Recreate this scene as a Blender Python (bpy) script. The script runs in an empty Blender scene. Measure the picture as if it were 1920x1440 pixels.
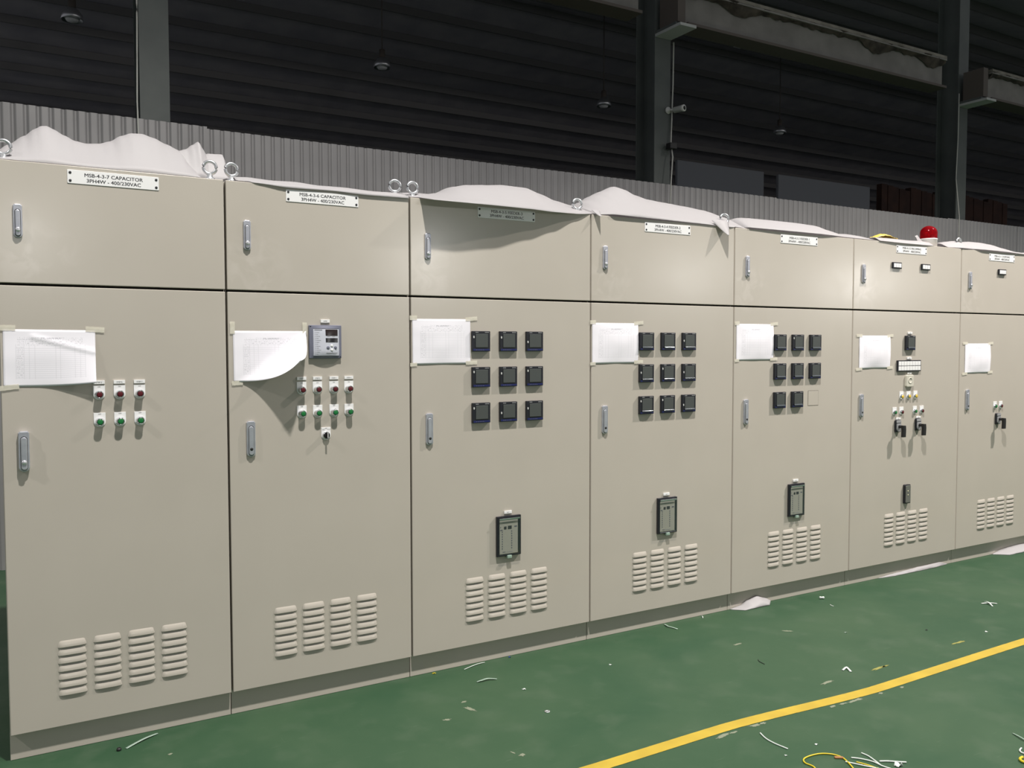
import bpy, bmesh, math, random
from mathutils import Vector, Matrix, noise
random.seed(7)
S = bpy.context.scene
COL = S.collection

# ------------------------------------------------------------------ camera
cam_d = bpy.data.cameras.new('camera'); cam = bpy.data.objects.new('camera', cam_d); COL.objects.link(cam)
yaw, pitch, roll = 0.5258, -0.04425, -0.00106
fw = Vector((math.sin(yaw)*math.cos(pitch), math.cos(yaw)*math.cos(pitch), math.sin(pitch)))
rt = Vector((math.cos(yaw), -math.sin(yaw), 0)); up = rt.cross(fw)
r2 = rt*math.cos(roll)+up*math.sin(roll); u2 = up*math.cos(roll)-rt*math.sin(roll)
M = Matrix((r2, u2, -fw)).transposed().to_4x4(); M.translation = Vector((0.0487, -3.601, 1.537))
cam.matrix_world = M
cam_d.sensor_fit = 'HORIZONTAL'; cam_d.sensor_width = 36; cam_d.lens = 36*1606.65/1920
cam_d.clip_start = 0.05; cam_d.clip_end = 200
S.camera = cam

# ------------------------------------------------------------------ world and lamps
W = bpy.data.worlds.new('world'); S.world = W; W.use_nodes = True
W.node_tree.nodes['Background'].inputs[0].default_value = (0.93, 0.95, 1.0, 1)
W.node_tree.nodes['Background'].inputs[1].default_value = 0.20

def spot(x, y, z, power, color=(1, 0.97, 0.92), ang=128, radius=0.11):
    d = bpy.data.lights.new('high_bay_light', 'SPOT'); d.energy = power; d.color = color
    d.spot_size = math.radians(ang); d.spot_blend = 0.6; d.shadow_soft_size = radius
    o = bpy.data.objects.new('high_bay_light', d); o.location = (x, y, z); COL.objects.link(o)
    return o
# lamps hanging over the aisle in front of the cabinets
spot(-6.3, -2.7, 7.6, 950)
spot(1.2, -2.7, 7.6, 2150)
spot(8.8, -2.7, 7.6, 3100, (1, 0.94, 0.88), 122)
# the next row of lamps far behind the photographer
for x, p in ((0.5, 420), (15.2, 800), (30.0, 760), (43.0, 1150)):
    d = bpy.data.lights.new('far_row_light', 'POINT'); d.energy = p; d.color = (1, 0.97, 0.94); d.shadow_soft_size = 0.35
    o = bpy.data.objects.new('far_row_light', d); o.location = (x, -30, 5.2); COL.objects.link(o)

# unseen fill lights added behind the corrugated wall to lift the dark far-bay roof
for x in (3, 14, 25, 37):
    d = bpy.data.lights.new('far_bay_fill', 'POINT'); d.energy = 7; d.color = (0.9, 0.9, 1.0); d.shadow_soft_size = 0.15
    o = bpy.data.objects.new('far_bay_fill', d); o.location = (x, 10, 1.6); COL.objects.link(o)
S.view_settings.view_transform = 'Standard'; S.view_settings.look = 'None'
S.view_settings.gamma = 1; S.view_settings.use_curve_mapping = False
S.view_settings.exposure = 0.2

# ------------------------------------------------------------------ materials
def mat(name, col, rough=0.5, metal=0.0, spec=0.5, **k):
    m = bpy.data.materials.new(name); m.use_nodes = True
    b = m.node_tree.nodes['Principled BSDF']
    b.inputs['Base Color'].default_value = (*col, 1); b.inputs['Roughness'].default_value = rough
    b.inputs['Metallic'].default_value = metal; b.inputs['Specular IOR Level'].default_value = spec
    for a, v in k.items(): b.inputs[a.replace('_', ' ')].default_value = v
    return m
def nodes(m): return m.node_tree.nodes, m.node_tree.links, m.node_tree.nodes['Principled BSDF']
def noisy(m, scale, c1, c2, lo=0.35, hi=0.65, detail=5, coord='Object', rough=None, bump=0, vscale=(1, 1, 1), bscale=None):
    n, l, b = nodes(m)
    tc = n.new('ShaderNodeTexCoord'); mp = n.new('ShaderNodeMapping'); mp.inputs['Scale'].default_value = vscale
    l.new(tc.outputs[coord], mp.inputs[0])
    nz = n.new('ShaderNodeTexNoise'); nz.inputs['Scale'].default_value = scale; nz.inputs['Detail'].default_value = detail
    l.new(mp.outputs[0], nz.inputs[0])
    r = n.new('ShaderNodeValToRGB'); r.color_ramp.elements[0].position = lo; r.color_ramp.elements[1].position = hi
    r.color_ramp.elements[0].color = (*c1, 1); r.color_ramp.elements[1].color = (*c2, 1)
    l.new(nz.outputs[0], r.inputs[0]); l.new(r.outputs[0], b.inputs['Base Color'])
    if rough:
        mr = n.new('ShaderNodeMapRange'); mr.inputs[3].default_value, mr.inputs[4].default_value = rough
        l.new(nz.outputs[0], mr.inputs[0]); l.new(mr.outputs[0], b.inputs['Roughness'])
    if bump:
        nb = n.new('ShaderNodeTexNoise'); nb.inputs['Scale'].default_value = bscale or scale*20
        l.new(mp.outputs[0], nb.inputs[0])
        bp = n.new('ShaderNodeBump'); bp.inputs['Strength'].default_value = bump; bp.inputs['Distance'].default_value = 0.002
        l.new(nb.outputs[0], bp.inputs['Height']); l.new(bp.outputs[0], b.inputs['Normal'])
    return m

PAINT = noisy(mat('pebble_grey_powder_coat', (.5, .46, .38), 0.2, spec=0.5), 3.2, (.492, .449, .392), (.506, .462, .404), rough=(0.12, 0.25), bump=0.03, bscale=350)
# hand smudges and dust around the upper door handles, different on every door
n, l, b = nodes(PAINT)
def pm(op, a, bb=None):
    x = n.new('ShaderNodeMath'); x.operation = op
    for i, v in enumerate((a, bb)):
        if v is None: continue
        if isinstance(v, (int, float)): x.inputs[i].default_value = v
        else: l.new(v, x.inputs[i])
    return x.outputs[0]
tc = n.new('ShaderNodeTexCoord'); sx = n.new('ShaderNodeSeparateXYZ'); oi = n.new('ShaderNodeObjectInfo'); l.new(tc.outputs['Object'], sx.inputs[0])
dx = pm('DIVIDE', pm('SUBTRACT', sx.outputs[0], 0.11), 0.17); dz = pm('DIVIDE', pm('SUBTRACT', sx.outputs[2], 1.87), 0.15)
rad = pm('MAXIMUM', pm('SUBTRACT', 1.0, pm('ADD', pm('MULTIPLY', dx, dx), pm('MULTIPLY', dz, dz))), 0.0)
va = n.new('ShaderNodeVectorMath'); l.new(tc.outputs['Object'], va.inputs[0]); cx = n.new('ShaderNodeCombineXYZ'); l.new(pm('MULTIPLY', oi.outputs['Random'], 17.0), cx.inputs[1]); l.new(cx.outputs[0], va.inputs[1])
sn = n.new('ShaderNodeTexNoise'); sn.inputs['Scale'].default_value = 13; sn.inputs['Detail'].default_value = 4; sn.inputs['Distortion'].default_value = 0.8; l.new(va.outputs[0], sn.inputs[0])
sr = n.new('ShaderNodeMapRange'); sr.inputs[1].default_value = 0.45; sr.inputs[2].default_value = 0.62; l.new(sn.outputs[0], sr.inputs[0])
smk = pm('MULTIPLY', pm('MULTIPLY', rad, sr.outputs[0]), 0.36)
sm_ = n.new('ShaderNodeMix'); sm_.data_type = 'RGBA'; sm_.inputs[7].default_value = (.63, .58, .53, 1)
l.new(b.inputs['Base Color'].links[0].from_socket, sm_.inputs[6]); l.new(smk, sm_.inputs[0]); l.new(sm_.outputs[2], b.inputs['Base Color'])
GASKET_SHADE = mat('gasket_and_gap_shade', (.03, .025, .02), 0.8)  # seal colour that also carries the shade of door gaps and louvre slots
SILVER = noisy(mat('satin_zinc_alloy', (.62, .63, .68), 0.36, metal=0.75), 30, (.55, .56, .62), (.64, .65, .70))
KNOB = mat('polished_lock', (.85, .85, .88), 0.25, metal=0.8)
HOLE = mat('dark_hole', (.02, .02, .02), 0.7)
STEEL = mat('zinc_plated_steel', (.72, .73, .75), 0.3, metal=0.85)
CHROME = mat('chrome', (.82, .83, .86), 0.12, metal=1.0)
WHITE = mat('white_engraved_plastic', (.86, .85, .85), 0.4)
INK = mat('black_ink', (.025, .025, .03), 0.6)
INKG = mat('grey_ink', (.12, .12, .14), 0.6)
BLACK = mat('black_plastic', (.012, .013, .018), 0.35)
BLACKM = mat('black_matte_plastic', (.010, .009, .010), 0.5)
SCREEN = mat('grey_lcd_under_film', (.075, .082, .078), 0.14, spec=0.6)
FILM = mat('clear_protective_film', (.10, .11, .13), 0.08, spec=0.8)
BLUE = mat('blue_key_strip', (.012, .018, .10), 0.3)
BLUEGREY = mat('blue_grey_bezel', (.165, .17, .225), 0.45)
FACE = mat('pale_grey_face', (.56, .57, .64), 0.4)
DISPLAY = mat('dark_red_display', (.022, .013, .013), 0.2)
DISPLAYB = mat('dark_display', (.013, .013, .016), 0.2)
RED = mat('dark_red_lens', (.10, .006, .012), 0.35)
GREEN = mat('green_lens', (.008, .17, .04), 0.35)
YELLOW = mat('yellow_lens', (.75, .50, .07), 0.35)
LENSRIM = mat('lens_rim', (.02, .015, .015), 0.4)
IVORY = mat('ivory_plastic', (.60, .57, .49), 0.45)
GREYPL = mat('mid_grey_plastic', (.30, .30, .31), 0.45)
RELAYF = mat('khaki_grey_relay_face', (.44, .415, .33), 0.4)
CLEAR = bpy.data.materials.new('clear_cover'); CLEAR.use_nodes = True
n, l = CLEAR.node_tree.nodes, CLEAR.node_tree.links
gt_ = n.new('ShaderNodeBsdfTransparent'); gt_.inputs[0].default_value = (.93, .94, .96, 1); gg = n.new('ShaderNodeBsdfGlossy'); gg.inputs['Roughness'].default_value = .08
gm = n.new('ShaderNodeMixShader'); gm.inputs[0].default_value = .07
l.new(gt_.outputs[0], gm.inputs[1]); l.new(gg.outputs[0], gm.inputs[2]); l.new(gm.outputs[0], n['Material Output'].inputs[0])
PAPERB = mat('paper_back', (.83, .83, .86), 0.75)
TAPE = noisy(mat('masking_tape', (.6, .57, .47), 0.6, Alpha=0.72), 40, (.74, .70, .58), (.82, .78, .67))
REDGLASS = mat('red_beacon_plastic', (.55, .008, .016), 0.08, spec=0.6, Transmission_Weight=0.75, IOR=1.2)
REFLECT = mat('beacon_reflector', (.9, .6, .4), 0.15, metal=1)
YELLOWP = noisy(mat('yellow_floor_paint', (.75, .47, .03), 0.5), 9, (.43, .30, .030), (.49, .345, .034), rough=(0.45, 0.6))
WHITEW = mat('white_insulation', (.62, .66, .63), 0.5)
CLEARW = mat('milky_clear_plastic', (.30, .40, .33), 0.3, spec=0.6)
YELW = mat('yellow_insulation', (.62, .48, .02), 0.45)
BROWN = mat('brown_lug', (.35, .16, .06), 0.5)
BLUEP = mat('blue_scrap', (.02, .05, .3), 0.5)
CABLE = mat('white_cable', (.45, .45, .42), 0.6)
COLP = noisy(mat('grey_green_steel_paint', (.2, .22, .2), 0.6), 3, (.066, .076, .073), (.088, .099, .094))
BEAMP = noisy(mat('grey_beam_paint', (.2, .2, .19), 0.7), 4, (.15, .142, .13), (.20, .19, .175))
BEAMD = mat('rusty_beam_end', (.085, .07, .06), 0.7)
WRAP = noisy(mat('ragged_lagging', (.2, .17, .13), 0.9), 6, (.13, .12, .10), (.24, .22, .19))
SEATLIT = mat('bounce_lit_seat_plate', (.40, .41, .40), 0.6)  # lighter than the column: floor bounce on the corbel underside put into the colour
RAG = noisy(mat('dark_torn_lagging', (.05, .04, .03), 0.95), 7, (.02, .016, .012), (.085, .070, .055))
PURLIN = mat('dim_purlin_steel', (.21, .20, .20), 0.6)
ROOF = noisy(mat('dark_roof_sheet', (.05, .047, .05), 0.7), 1.2, (.42, .40, .45), (.52, .49, .52))
FARWALL = mat('dark_far_wall', (.42, .40, .45), 0.8)
BOARD = mat('dim_grey_board', (.30, .31, .34), 0.7)
RUST = noisy(mat('rust_brown_sheet', (.1, .05, .035), 0.8), 2, (.06, .032, .027), (.095, .047, .034))
ALU = mat('spun_aluminium', (.6, .6, .62), 0.35, metal=0.9)
OPAL = mat('opal_diffuser', (.8, .8, .8), 0.3)
CAMW = mat('white_camera_shell', (.6, .6, .58), 0.4)

# foam sheet: thin white polyethylene, lets some light through
FOAM = bpy.data.materials.new('white_foam_sheet'); FOAM.use_nodes = True
n, l, b = nodes(FOAM)
b.inputs['Base Color'].default_value = (.55, .53, .538, 1); b.inputs['Roughness'].default_value = 0.55
tr = n.new('ShaderNodeBsdfTranslucent'); tr.inputs[0].default_value = (.64, .615, .63, 1)
mx = n.new('ShaderNodeMixShader'); mx.inputs[0].default_value = 0.36
tc = n.new('ShaderNodeTexCoord'); nz = n.new('ShaderNodeTexNoise'); nz.inputs['Scale'].default_value = 16; nz.inputs['Detail'].default_value = 6
bp = n.new('ShaderNodeBump'); bp.inputs['Strength'].default_value = 0.25; bp.inputs['Distance'].default_value = 0.01
l.new(tc.outputs['Object'], nz.inputs[0]); l.new(nz.outputs[0], bp.inputs['Height']); l.new(bp.outputs[0], b.inputs['Normal'])
l.new(b.outputs[0], mx.inputs[1]); l.new(tr.outputs[0], mx.inputs[2]); l.new(mx.outputs[0], n['Material Output'].inputs[0])

# printed test sheet: ruled table on white paper, driven by UV
PAPER = mat('printed_test_sheet', (.84, .84, .87), 0.75, spec=0.2)
n, l, b = nodes(PAPER)
tc = n.new('ShaderNodeTexCoord'); sp = n.new('ShaderNodeSeparateXYZ'); l.new(tc.outputs['UV'], sp.inputs[0])
def mth(op, a, bb=None, c=None):
    x = n.new('ShaderNodeMath'); x.operation = op
    for i, v in enumerate((a, bb, c)):
        if v is None: continue
        if isinstance(v, (int, float)): x.inputs[i].default_value = v
        else: l.new(v, x.inputs[i])
    return x.outputs[0]
U, V = sp.outputs[0], sp.outputs[1]
def band(v, lo, hi): return mth('MULTIPLY', mth('GREATER_THAN', v, lo), mth('LESS_THAN', v, hi))
intab = mth('MULTIPLY', band(U, 0.13, 0.89), band(V, 0.13, 0.87))
rows = mth('MULTIPLY', mth('LESS_THAN', mth('FRACT', mth('MULTIPLY', V, 27.0)), 0.16), band(V, 0.13, 0.70))
cols = None
for cx in (0.133, 0.22, 0.275, 0.335, 0.56, 0.61, 0.77, 0.83, 0.885):
    k = mth('LESS_THAN', mth('ABSOLUTE', mth('SUBTRACT', U, cx)), 0.0022)
    cols = k if cols is None else mth('MAXIMUM', cols, k)
cols = mth('MULTIPLY', cols, band(V, 0.13, 0.74))
nz = n.new('ShaderNodeTexNoise'); nz.inputs['Scale'].default_value = 1.0; nz.inputs['Detail'].default_value = 2
mp = n.new('ShaderNodeMapping'); mp.inputs['Scale'].default_value = (90, 31, 1); l.new(tc.outputs['UV'], mp.inputs[0]); l.new(mp.outputs[0], nz.inputs[0])
txtmask = mth('MULTIPLY', mth('GREATER_THAN', nz.outputs[0], 0.53), mth('LESS_THAN', mth('FRACT', mth('MULTIPLY', V, 27.0)), 0.75))
head = mth('MULTIPLY', txtmask, mth('MULTIPLY', band(V, 0.72, 0.865), band(U, 0.15, 0.86)))
leftcol = mth('MULTIPLY', txtmask, mth('MULTIPLY', band(U, 0.14, 0.215), band(V, 0.14, 0.70)))
title = mth('MULTIPLY', mth('GREATER_THAN', nz.outputs[0], 0.45), mth('MULTIPLY', band(V, 0.835, 0.862), band(U, 0.40, 0.62)))
ink = mth('MAXIMUM', mth('MULTIPLY', mth('MAXIMUM', rows, cols), mth('MULTIPLY', intab, 0.22)), mth('MULTIPLY', mth('MAXIMUM', head, leftcol), 0.24))
ink = mth('MAXIMUM', ink, mth('MULTIPLY', title, 0.42))
mc = n.new('ShaderNodeMix'); mc.data_type = 'RGBA'; mc.inputs[6].default_value = (.92, .89, .95, 1); mc.inputs[7].default_value = (.12, .12, .16, 1)
l.new(ink, mc.inputs[0]); l.new(mc.outputs[2], b.inputs['Base Color'])

# green epoxy floor with scuffs, dust and scratches
FLOOR = mat('green_epoxy_floor', (.07, .15, .09), 0.5, spec=0.35)
n, l, b = nodes(FLOOR)
tc = n.new('ShaderNodeTexCoord')
def nzs(scale, detail=6, vs=(1, 1, 1), rot=0, dist=0.0):
    mp = n.new('ShaderNodeMapping'); mp.inputs['Scale'].default_value = vs; mp.inputs['Rotation'].default_value = (0, 0, rot)
    l.new(tc.outputs['Object'], mp.inputs[0])
    z = n.new('ShaderNodeTexNoise'); z.inputs['Scale'].default_value = scale; z.inputs['Detail'].default_value = detail; z.inputs['Distortion'].default_value = dist
    l.new(mp.outputs[0], z.inputs[0]); return z.outputs[0]
def ramp(f, p0, p1, c0=(0, 0, 0), c1=(1, 1, 1)):
    r = n.new('ShaderNodeValToRGB'); r.color_ramp.elements[0].position = p0; r.color_ramp.elements[1].position = p1
    r.color_ramp.elements[0].color = (*c0, 1); r.color_ramp.elements[1].color = (*c1, 1); l.new(f, r.inputs[0]); return r.outputs[0]
def mixc(f, a, bb, k=1.0):
    m_ = n.new('ShaderNodeMix'); m_.data_type = 'RGBA'
    if isinstance(a, tuple): m_.inputs[6].default_value = (*a, 1)
    else: l.new(a, m_.inputs[6])
    if isinstance(bb, tuple): m_.inputs[7].default_value = (*bb, 1)
    else: l.new(bb, m_.inputs[7])
    g = n.new('ShaderNodeMath'); g.operation = 'MULTIPLY'; g.inputs[1].default_value = k; l.new(f, g.inputs[0]); l.new(g.outputs[0], m_.inputs[0])
    return m_.outputs[2]
base = ramp(nzs(1.6, 7, dist=0.6), 0.32, 0.68, (.022, .065, .030), (.038, .081, .040))
base = mixc(ramp(nzs(5.5, 8), 0.52, 0.72), base, (.062, .100, .060), 0.45)
base = mixc(ramp(nzs(70, 2), 0.74, 0.80), base, (.16, .19, .13), 0.3)
base = mixc(ramp(nzs(10, 5, (1, 14, 1), 0.55), 0.66, 0.74), base, (.115, .16, .11), 0.3)
base = mixc(ramp(nzs(9, 5, (16, 1, 1), 0.3), 0.68, 0.76), base, (.105, .15, .10), 0.25)
l.new(base, b.inputs['Base Color'])
rr = n.new('ShaderNodeMapRange'); rr.inputs[3].default_value = 0.42; rr.inputs[4].default_value = 0.66; l.new(nzs(4, 6), rr.inputs[0]); l.new(rr.outputs[0], b.inputs['Roughness'])

# corrugated sheet, dusty galvanised paint
CORR = noisy(mat('dusty_corrugated_sheet', (.2, .2, .2), 0.4, metal=0.3, spec=0.6), 1.1, (.27, .262, .262), (.33, .32, .32), rough=(0.28, 0.42))

# ------------------------------------------------------------------ mesh helpers
class MB:
    def __init__(s): s.bm = bmesh.new(); s.mats = []
    def mi(s, m):
        if m not in s.mats: s.mats.append(m)
        return s.mats.index(m)
    def _merge(s, t, m, smooth):
        i = s.mi(m); vm = {}
        for v in t.verts: vm[v] = s.bm.verts.new(v.co)
        for f in t.faces:
            try:
                g = s.bm.faces.new([vm[v] for v in f.verts]); g.material_index = i; g.smooth = smooth
            except ValueError: pass
        t.free()
    def box(s, x0, x1, y0, y1, z0, z1, m, bev=0, seg=2):
        t = bmesh.new(); bmesh.ops.create_cube(t, size=1)
        for v in t.verts:
            v.co = Vector(((x0+x1)/2+v.co.x*(x1-x0), (y0+y1)/2+v.co.y*(y1-y0), (z0+z1)/2+v.co.z*(z1-z0)))
        if bev: bmesh.ops.bevel(t, geom=t.edges[:], offset=bev, segments=seg, affect='EDGES', profile=0.5)
        s._merge(t, m, False); return s
    def prism(s, pts, y0, y1, m, bev=0, seg=2):
        """outline in (x, z), front face at y0, back at y1 (y0 < y1)"""
        t = bmesh.new()
        a = [t.verts.new((x, y0, z)) for x, z in pts]; c = [t.verts.new((x, y1, z)) for x, z in pts]
        f = t.faces.new(a); t.faces.new(c[::-1]); k = len(pts)
        for i in range(k): t.faces.new((a[(i+1) % k], a[i], c[i], c[(i+1) % k]))
        bmesh.ops.recalc_face_normals(t, faces=t.faces[:])
        if bev: bmesh.ops.bevel(t, geom=[e for e in f.edges], offset=bev, segments=seg, affect='EDGES', profile=0.5)
        s._merge(t, m, False); return s
    def lathe(s, prof, c, axis, m, n=32, smooth=True, cap=True):
        """prof: (radius, height) list; axis 'y' points towards the viewer (-y), 'z' up"""
        t = bmesh.new(); rings = []
        for r, h in prof:
            R = []
            for i in range(n):
                a = 2*math.pi*i/n
                if axis == 'y': R.append(t.verts.new((c[0]+r*math.cos(a), c[1]-h, c[2]+r*math.sin(a))))
                else: R.append(t.verts.new((c[0]+r*math.cos(a), c[1]+r*math.sin(a), c[2]+h)))
            rings.append(R)
        for A, B in zip(rings, rings[1:]):
            for i in range(n): t.faces.new((A[i], A[(i+1) % n], B[(i+1) % n], B[i]))
        if cap:
            t.faces.new(rings[0][::-1]); t.faces.new(rings[-1])
        bmesh.ops.recalc_face_normals(t, faces=t.faces[:])
        s._merge(t, m, smooth); return s
    def tube(s, pts, r, m, n=8, closed=False):
        t = bmesh.new(); P = [Vector(p) for p in pts]; k = len(P); rings = []
        ref = Vector((0, 0, 1))
        for i, p in enumerate(P):
            if closed: d = P[(i+1) % k]-P[i-1]
            else: d = P[min(i+1, k-1)]-P[max(i-1, 0)]
            d.normalize()
            u = d.cross(ref)
            if u.length < 1e-3: u = d.cross(Vector((1, 0, 0)))
            u.normalize(); w = u.cross(d)
            rings.append([t.verts.new(p+r*(math.cos(2*math.pi*j/n)*u+math.sin(2*math.pi*j/n)*w)) for j in range(n)])
        for i in range(k if closed else k-1):
            A, B = rings[i], rings[(i+1) % k]
            for j in range(n): t.faces.new((A[j], A[(j+1) % n], B[(j+1) % n], B[j]))
        if not closed: t.faces.new(rings[0][::-1]); t.faces.new(rings[-1])
        bmesh.ops.recalc_face_normals(t, faces=t.faces[:])
        s._merge(t, m, True); return s
    def grid(s, fn, nu, nv, m, smooth=True, uv=False):
        i = s.mi(m); V = [[s.bm.verts.new(fn(a/nu, c/nv)) for c in range(nv+1)] for a in range(nu+1)]
        lay = s.bm.loops.layers.uv.verify() if uv else None
        for a in range(nu):
            for c in range(nv):
                f = s.bm.faces.new((V[a][c], V[a+1][c], V[a+1][c+1], V[a][c+1])); f.material_index = i; f.smooth = smooth
                if uv:
                    for lp, (p, q) in zip(f.loops, ((a, c), (a+1, c), (a+1, c+1), (a, c+1))): lp[lay].uv = (p/nu, q/nv)
        return s
    def poly(s, pts, m):
        f = s.bm.faces.new([s.bm.verts.new(p) for p in pts]); f.material_index = s.mi(m); return s
    def text(s, body, x, z, y, size, m, sx=1.0):
        me = text_mesh(body); i = s.mi(m)
        w = max(v.co.x for v in me.vertices)+min(v.co.x for v in me.vertices)
        vs = [s.bm.verts.new((x+(v.co.x-w/2)*size*sx, y, z+v.co.y*size)) for v in me.vertices]
        for p in me.polygons:
            try: f = s.bm.faces.new([vs[k] for k in p.vertices]); f.material_index = i
            except ValueError: pass
        return s
    def bold(s, body, x, z, y, size, m, sx=1.0):
        for k, dx in enumerate((-.0003, .0003)): s.text(body, x+dx, z, y-.00005*k, size, m, sx)
        return s
    def mesh(s, name):
        me = bpy.data.meshes.new(name); s.bm.normal_update(); s.bm.to_mesh(me); s.bm.free()
        for m in s.mats: me.materials.append(m)
        return me
_txt = {}
def text_mesh(body):
    if body not in _txt:
        c = bpy.data.curves.new('lettering', 'FONT'); c.body = body; c.size = 1; c.resolution_u = 3; c.offset = 0
        o = bpy.data.objects.new('lettering', c); COL.objects.link(o)
        bpy.context.view_layer.update()
        me = bpy.data.meshes.new_from_object(o.evaluated_get(bpy.context.evaluated_depsgraph_get()))
        bpy.data.objects.remove(o); bpy.data.curves.remove(c); _txt[body] = me
    return _txt[body]
def obj(name, mesh, parent=None, loc=(0, 0, 0), rot=(0, 0, 0), label=None):
    if isinstance(mesh, MB): mesh = mesh.mesh(name)
    o = bpy.data.objects.new(name, mesh); COL.objects.link(o); o.location = loc; o.rotation_euler = rot
    if parent: o.parent = parent
    if label: o['label'] = label
    return o
def tag(o, label, cat, group=None):
    o['label'] = label; o['category'] = cat
    if group: o['group'] = group
    return o
def thing(name, label, cat, loc=(0, 0, 0), group=None):
    o = bpy.data.objects.new(name, None); COL.objects.link(o); o.location = loc; o.empty_display_size = 0.1
    return tag(o, label, cat, group)
def struct(name, mb, parent=None, loc=(0, 0, 0)):
    o = obj(name, mb, parent, loc)
    if not parent: o['kind'] = 'structure'
    return o
def arc(cx, cz, r, a0, a1, n):
    return [(cx+r*math.cos(math.radians(a0+(a1-a0)*i/n)), cz+r*math.sin(math.radians(a0+(a1-a0)*i/n))) for i in range(n+1)]
def rrect(x0, x1, z0, z1, r, n=4):
    return arc(x1-r, z0+r, r, -90, 0, n)+arc(x1-r, z1-r, r, 0, 90, n)+arc(x0+r, z1-r, r, 90, 180, n)+arc(x0+r, z0+r, r, 180, 270, n)
def interp(P, x, k=1):
    if x <= P[0][0]: return P[0][k]
    for a, c in zip(P, P[1:]):
        if x <= c[0]:
            t = (x-a[0])/(c[0]-a[0]); t = t*t*(3-2*t)*0.6+t*0.4
            return a[k]+(c[k]-a[k])*t
    return P[-1][k]

# ------------------------------------------------------------------ setting
struct('floor', MB().box(-10, 52, -14, 31, -0.2, 0, FLOOR))
FL = bpy.data.objects['floor']
WY, WT = 3.2, 3.19
def corr_sheet(x0, x1, top):
    mb = MB(); pitch = 0.0765; nx = int((x1-x0)/pitch*14)
    def fn(u, v):
        x = x0+(x1-x0)*u; ph = (x/pitch) % 1
        d = abs(ph-.5); y = min(1, max(0, (d-.28)/.14)); y = y*y*(3-2*y)
        return (x, WY+0.012*y, v*top)
    mb.grid(fn, nx, 1, CORR); return mb
wall = struct('wall_back', corr_sheet(-3.2, -0.26, 3.19))
for i, (a, c, t) in enumerate(((-0.262, 1.342, 3.190), (1.30, 2.85, 3.176), (2.846, 4.37, 3.175), (4.366, 5.89, 3.178), (5.886, 7.382, 3.174), (7.38, 8.958, 3.168), (8.954, 10.5, 3.17), (10.498, 12.093, 3.18), (12.09, 13.7, 3.18), (13.69, 15.3, 3.18))):
    o = obj('sheet', corr_sheet(a, c, t), wall); o.location.y = 0.004*(i % 2)
m = MB().box(-3.2, 15.3, WY+0.03, WY+0.07, 2.2, 2.26, PURLIN).box(-3.2, 15.3, WY+0.03, WY+0.07, 0.9, 0.96, PURLIN)
obj('rail', m, wall)

# far bay: roof on purlins, end walls
rg = MB()
def zroof(y): return 8.1+(y-3.3)*(10.5-8.1)/12.7 if y <= 16 else 10.5-(y-16)*2.5/13
for a, c in ((3.3, 16), (16, 29.2)):
    rg.poly([(-12, a, zroof(a)), (52, a, zroof(a)), (52, c, zroof(c)), (-12, c, zroof(c))], ROOF)
    rg.poly([(-12, a, zroof(a)+.06), (-12, c, zroof(c)+.06), (52, c, zroof(c)+.06), (52, a, zroof(a)+.06)], ROOF)
ceil = struct('ceiling', rg)
y = 4.0
while y < 29:
    z = zroof(y); obj('purlin', MB().box(-12, 52, y-0.03, y+0.03, z-0.20, z-0.01, PURLIN), ceil); y += 1.2
struct('wall_far', MB().box(-12, 52, 29.1, 29.3, 0, 8.1, FARWALL))
struct('wall_right', MB().box(51.8, 52, 3.3, 29.2, 0, 10.6, FARWALL))
for (x0, x1, z, lab) in ((15.33, 18.52, 6.46, 'dim grey board standing beyond the corrugated wall, right of the camera column'),
                         (19.1, 23.1, 6.45, 'second dim grey board beyond the corrugated wall, left of the third column')):
    tag(obj('partition_board', MB().box(x0, x1, 14.0, 14.1, 0, z, BOARD, 0.02)), lab, 'board')
mb = MB()
for i in range(24): mb.box(25.0+i*.3, 25.29+i*.3, 15-0.02*(i % 2), 15.2, 0, 6.9-0.03*(i % 5), RUST)
tag(obj('rusty_sheet_stack', mb), 'dark rust-brown sheeting in the shadow far beyond the third column', 'sheeting')

# ------------------------------------------------------------------ columns, beams, cables
def column(x0, label, corbel=True):
    t = thing('steel_column', label, 'column', (x0, 0, 0))
    y0, y1 = 3.25, 3.55
    mb = MB().box(0, .205, y0, y0+.014, 0, 8.0, COLP).box(0, .205, y1-.014, y1, 0, 8.0, COLP).box(.095, .11, y0+.013, y1-.013, 0, 8.0, COLP)
    obj('shaft', mb, t)
    if corbel:
        mb = MB().box(0, .205, 2.87, y0-.002, 4.64, 4.668, SEATLIT)
        mb.box(.01, .195, 2.95, y0-.002, 4.668, 4.70, COLP)
        obj('corbel', mb, t)
        obj('seat_block', MB().box(0.02, .115, 2.93, 3.20, 4.70, 5.06, BEAMD), t)
    return t
column(.885, 'grey-green steel column at the left behind the wall, beside a hanging white cable', False)
column(5.69, 'grey-green steel column in the middle, carrying a small white camera')
column(10.735, 'grey-green steel column at the right, behind the red beacon')
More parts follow.
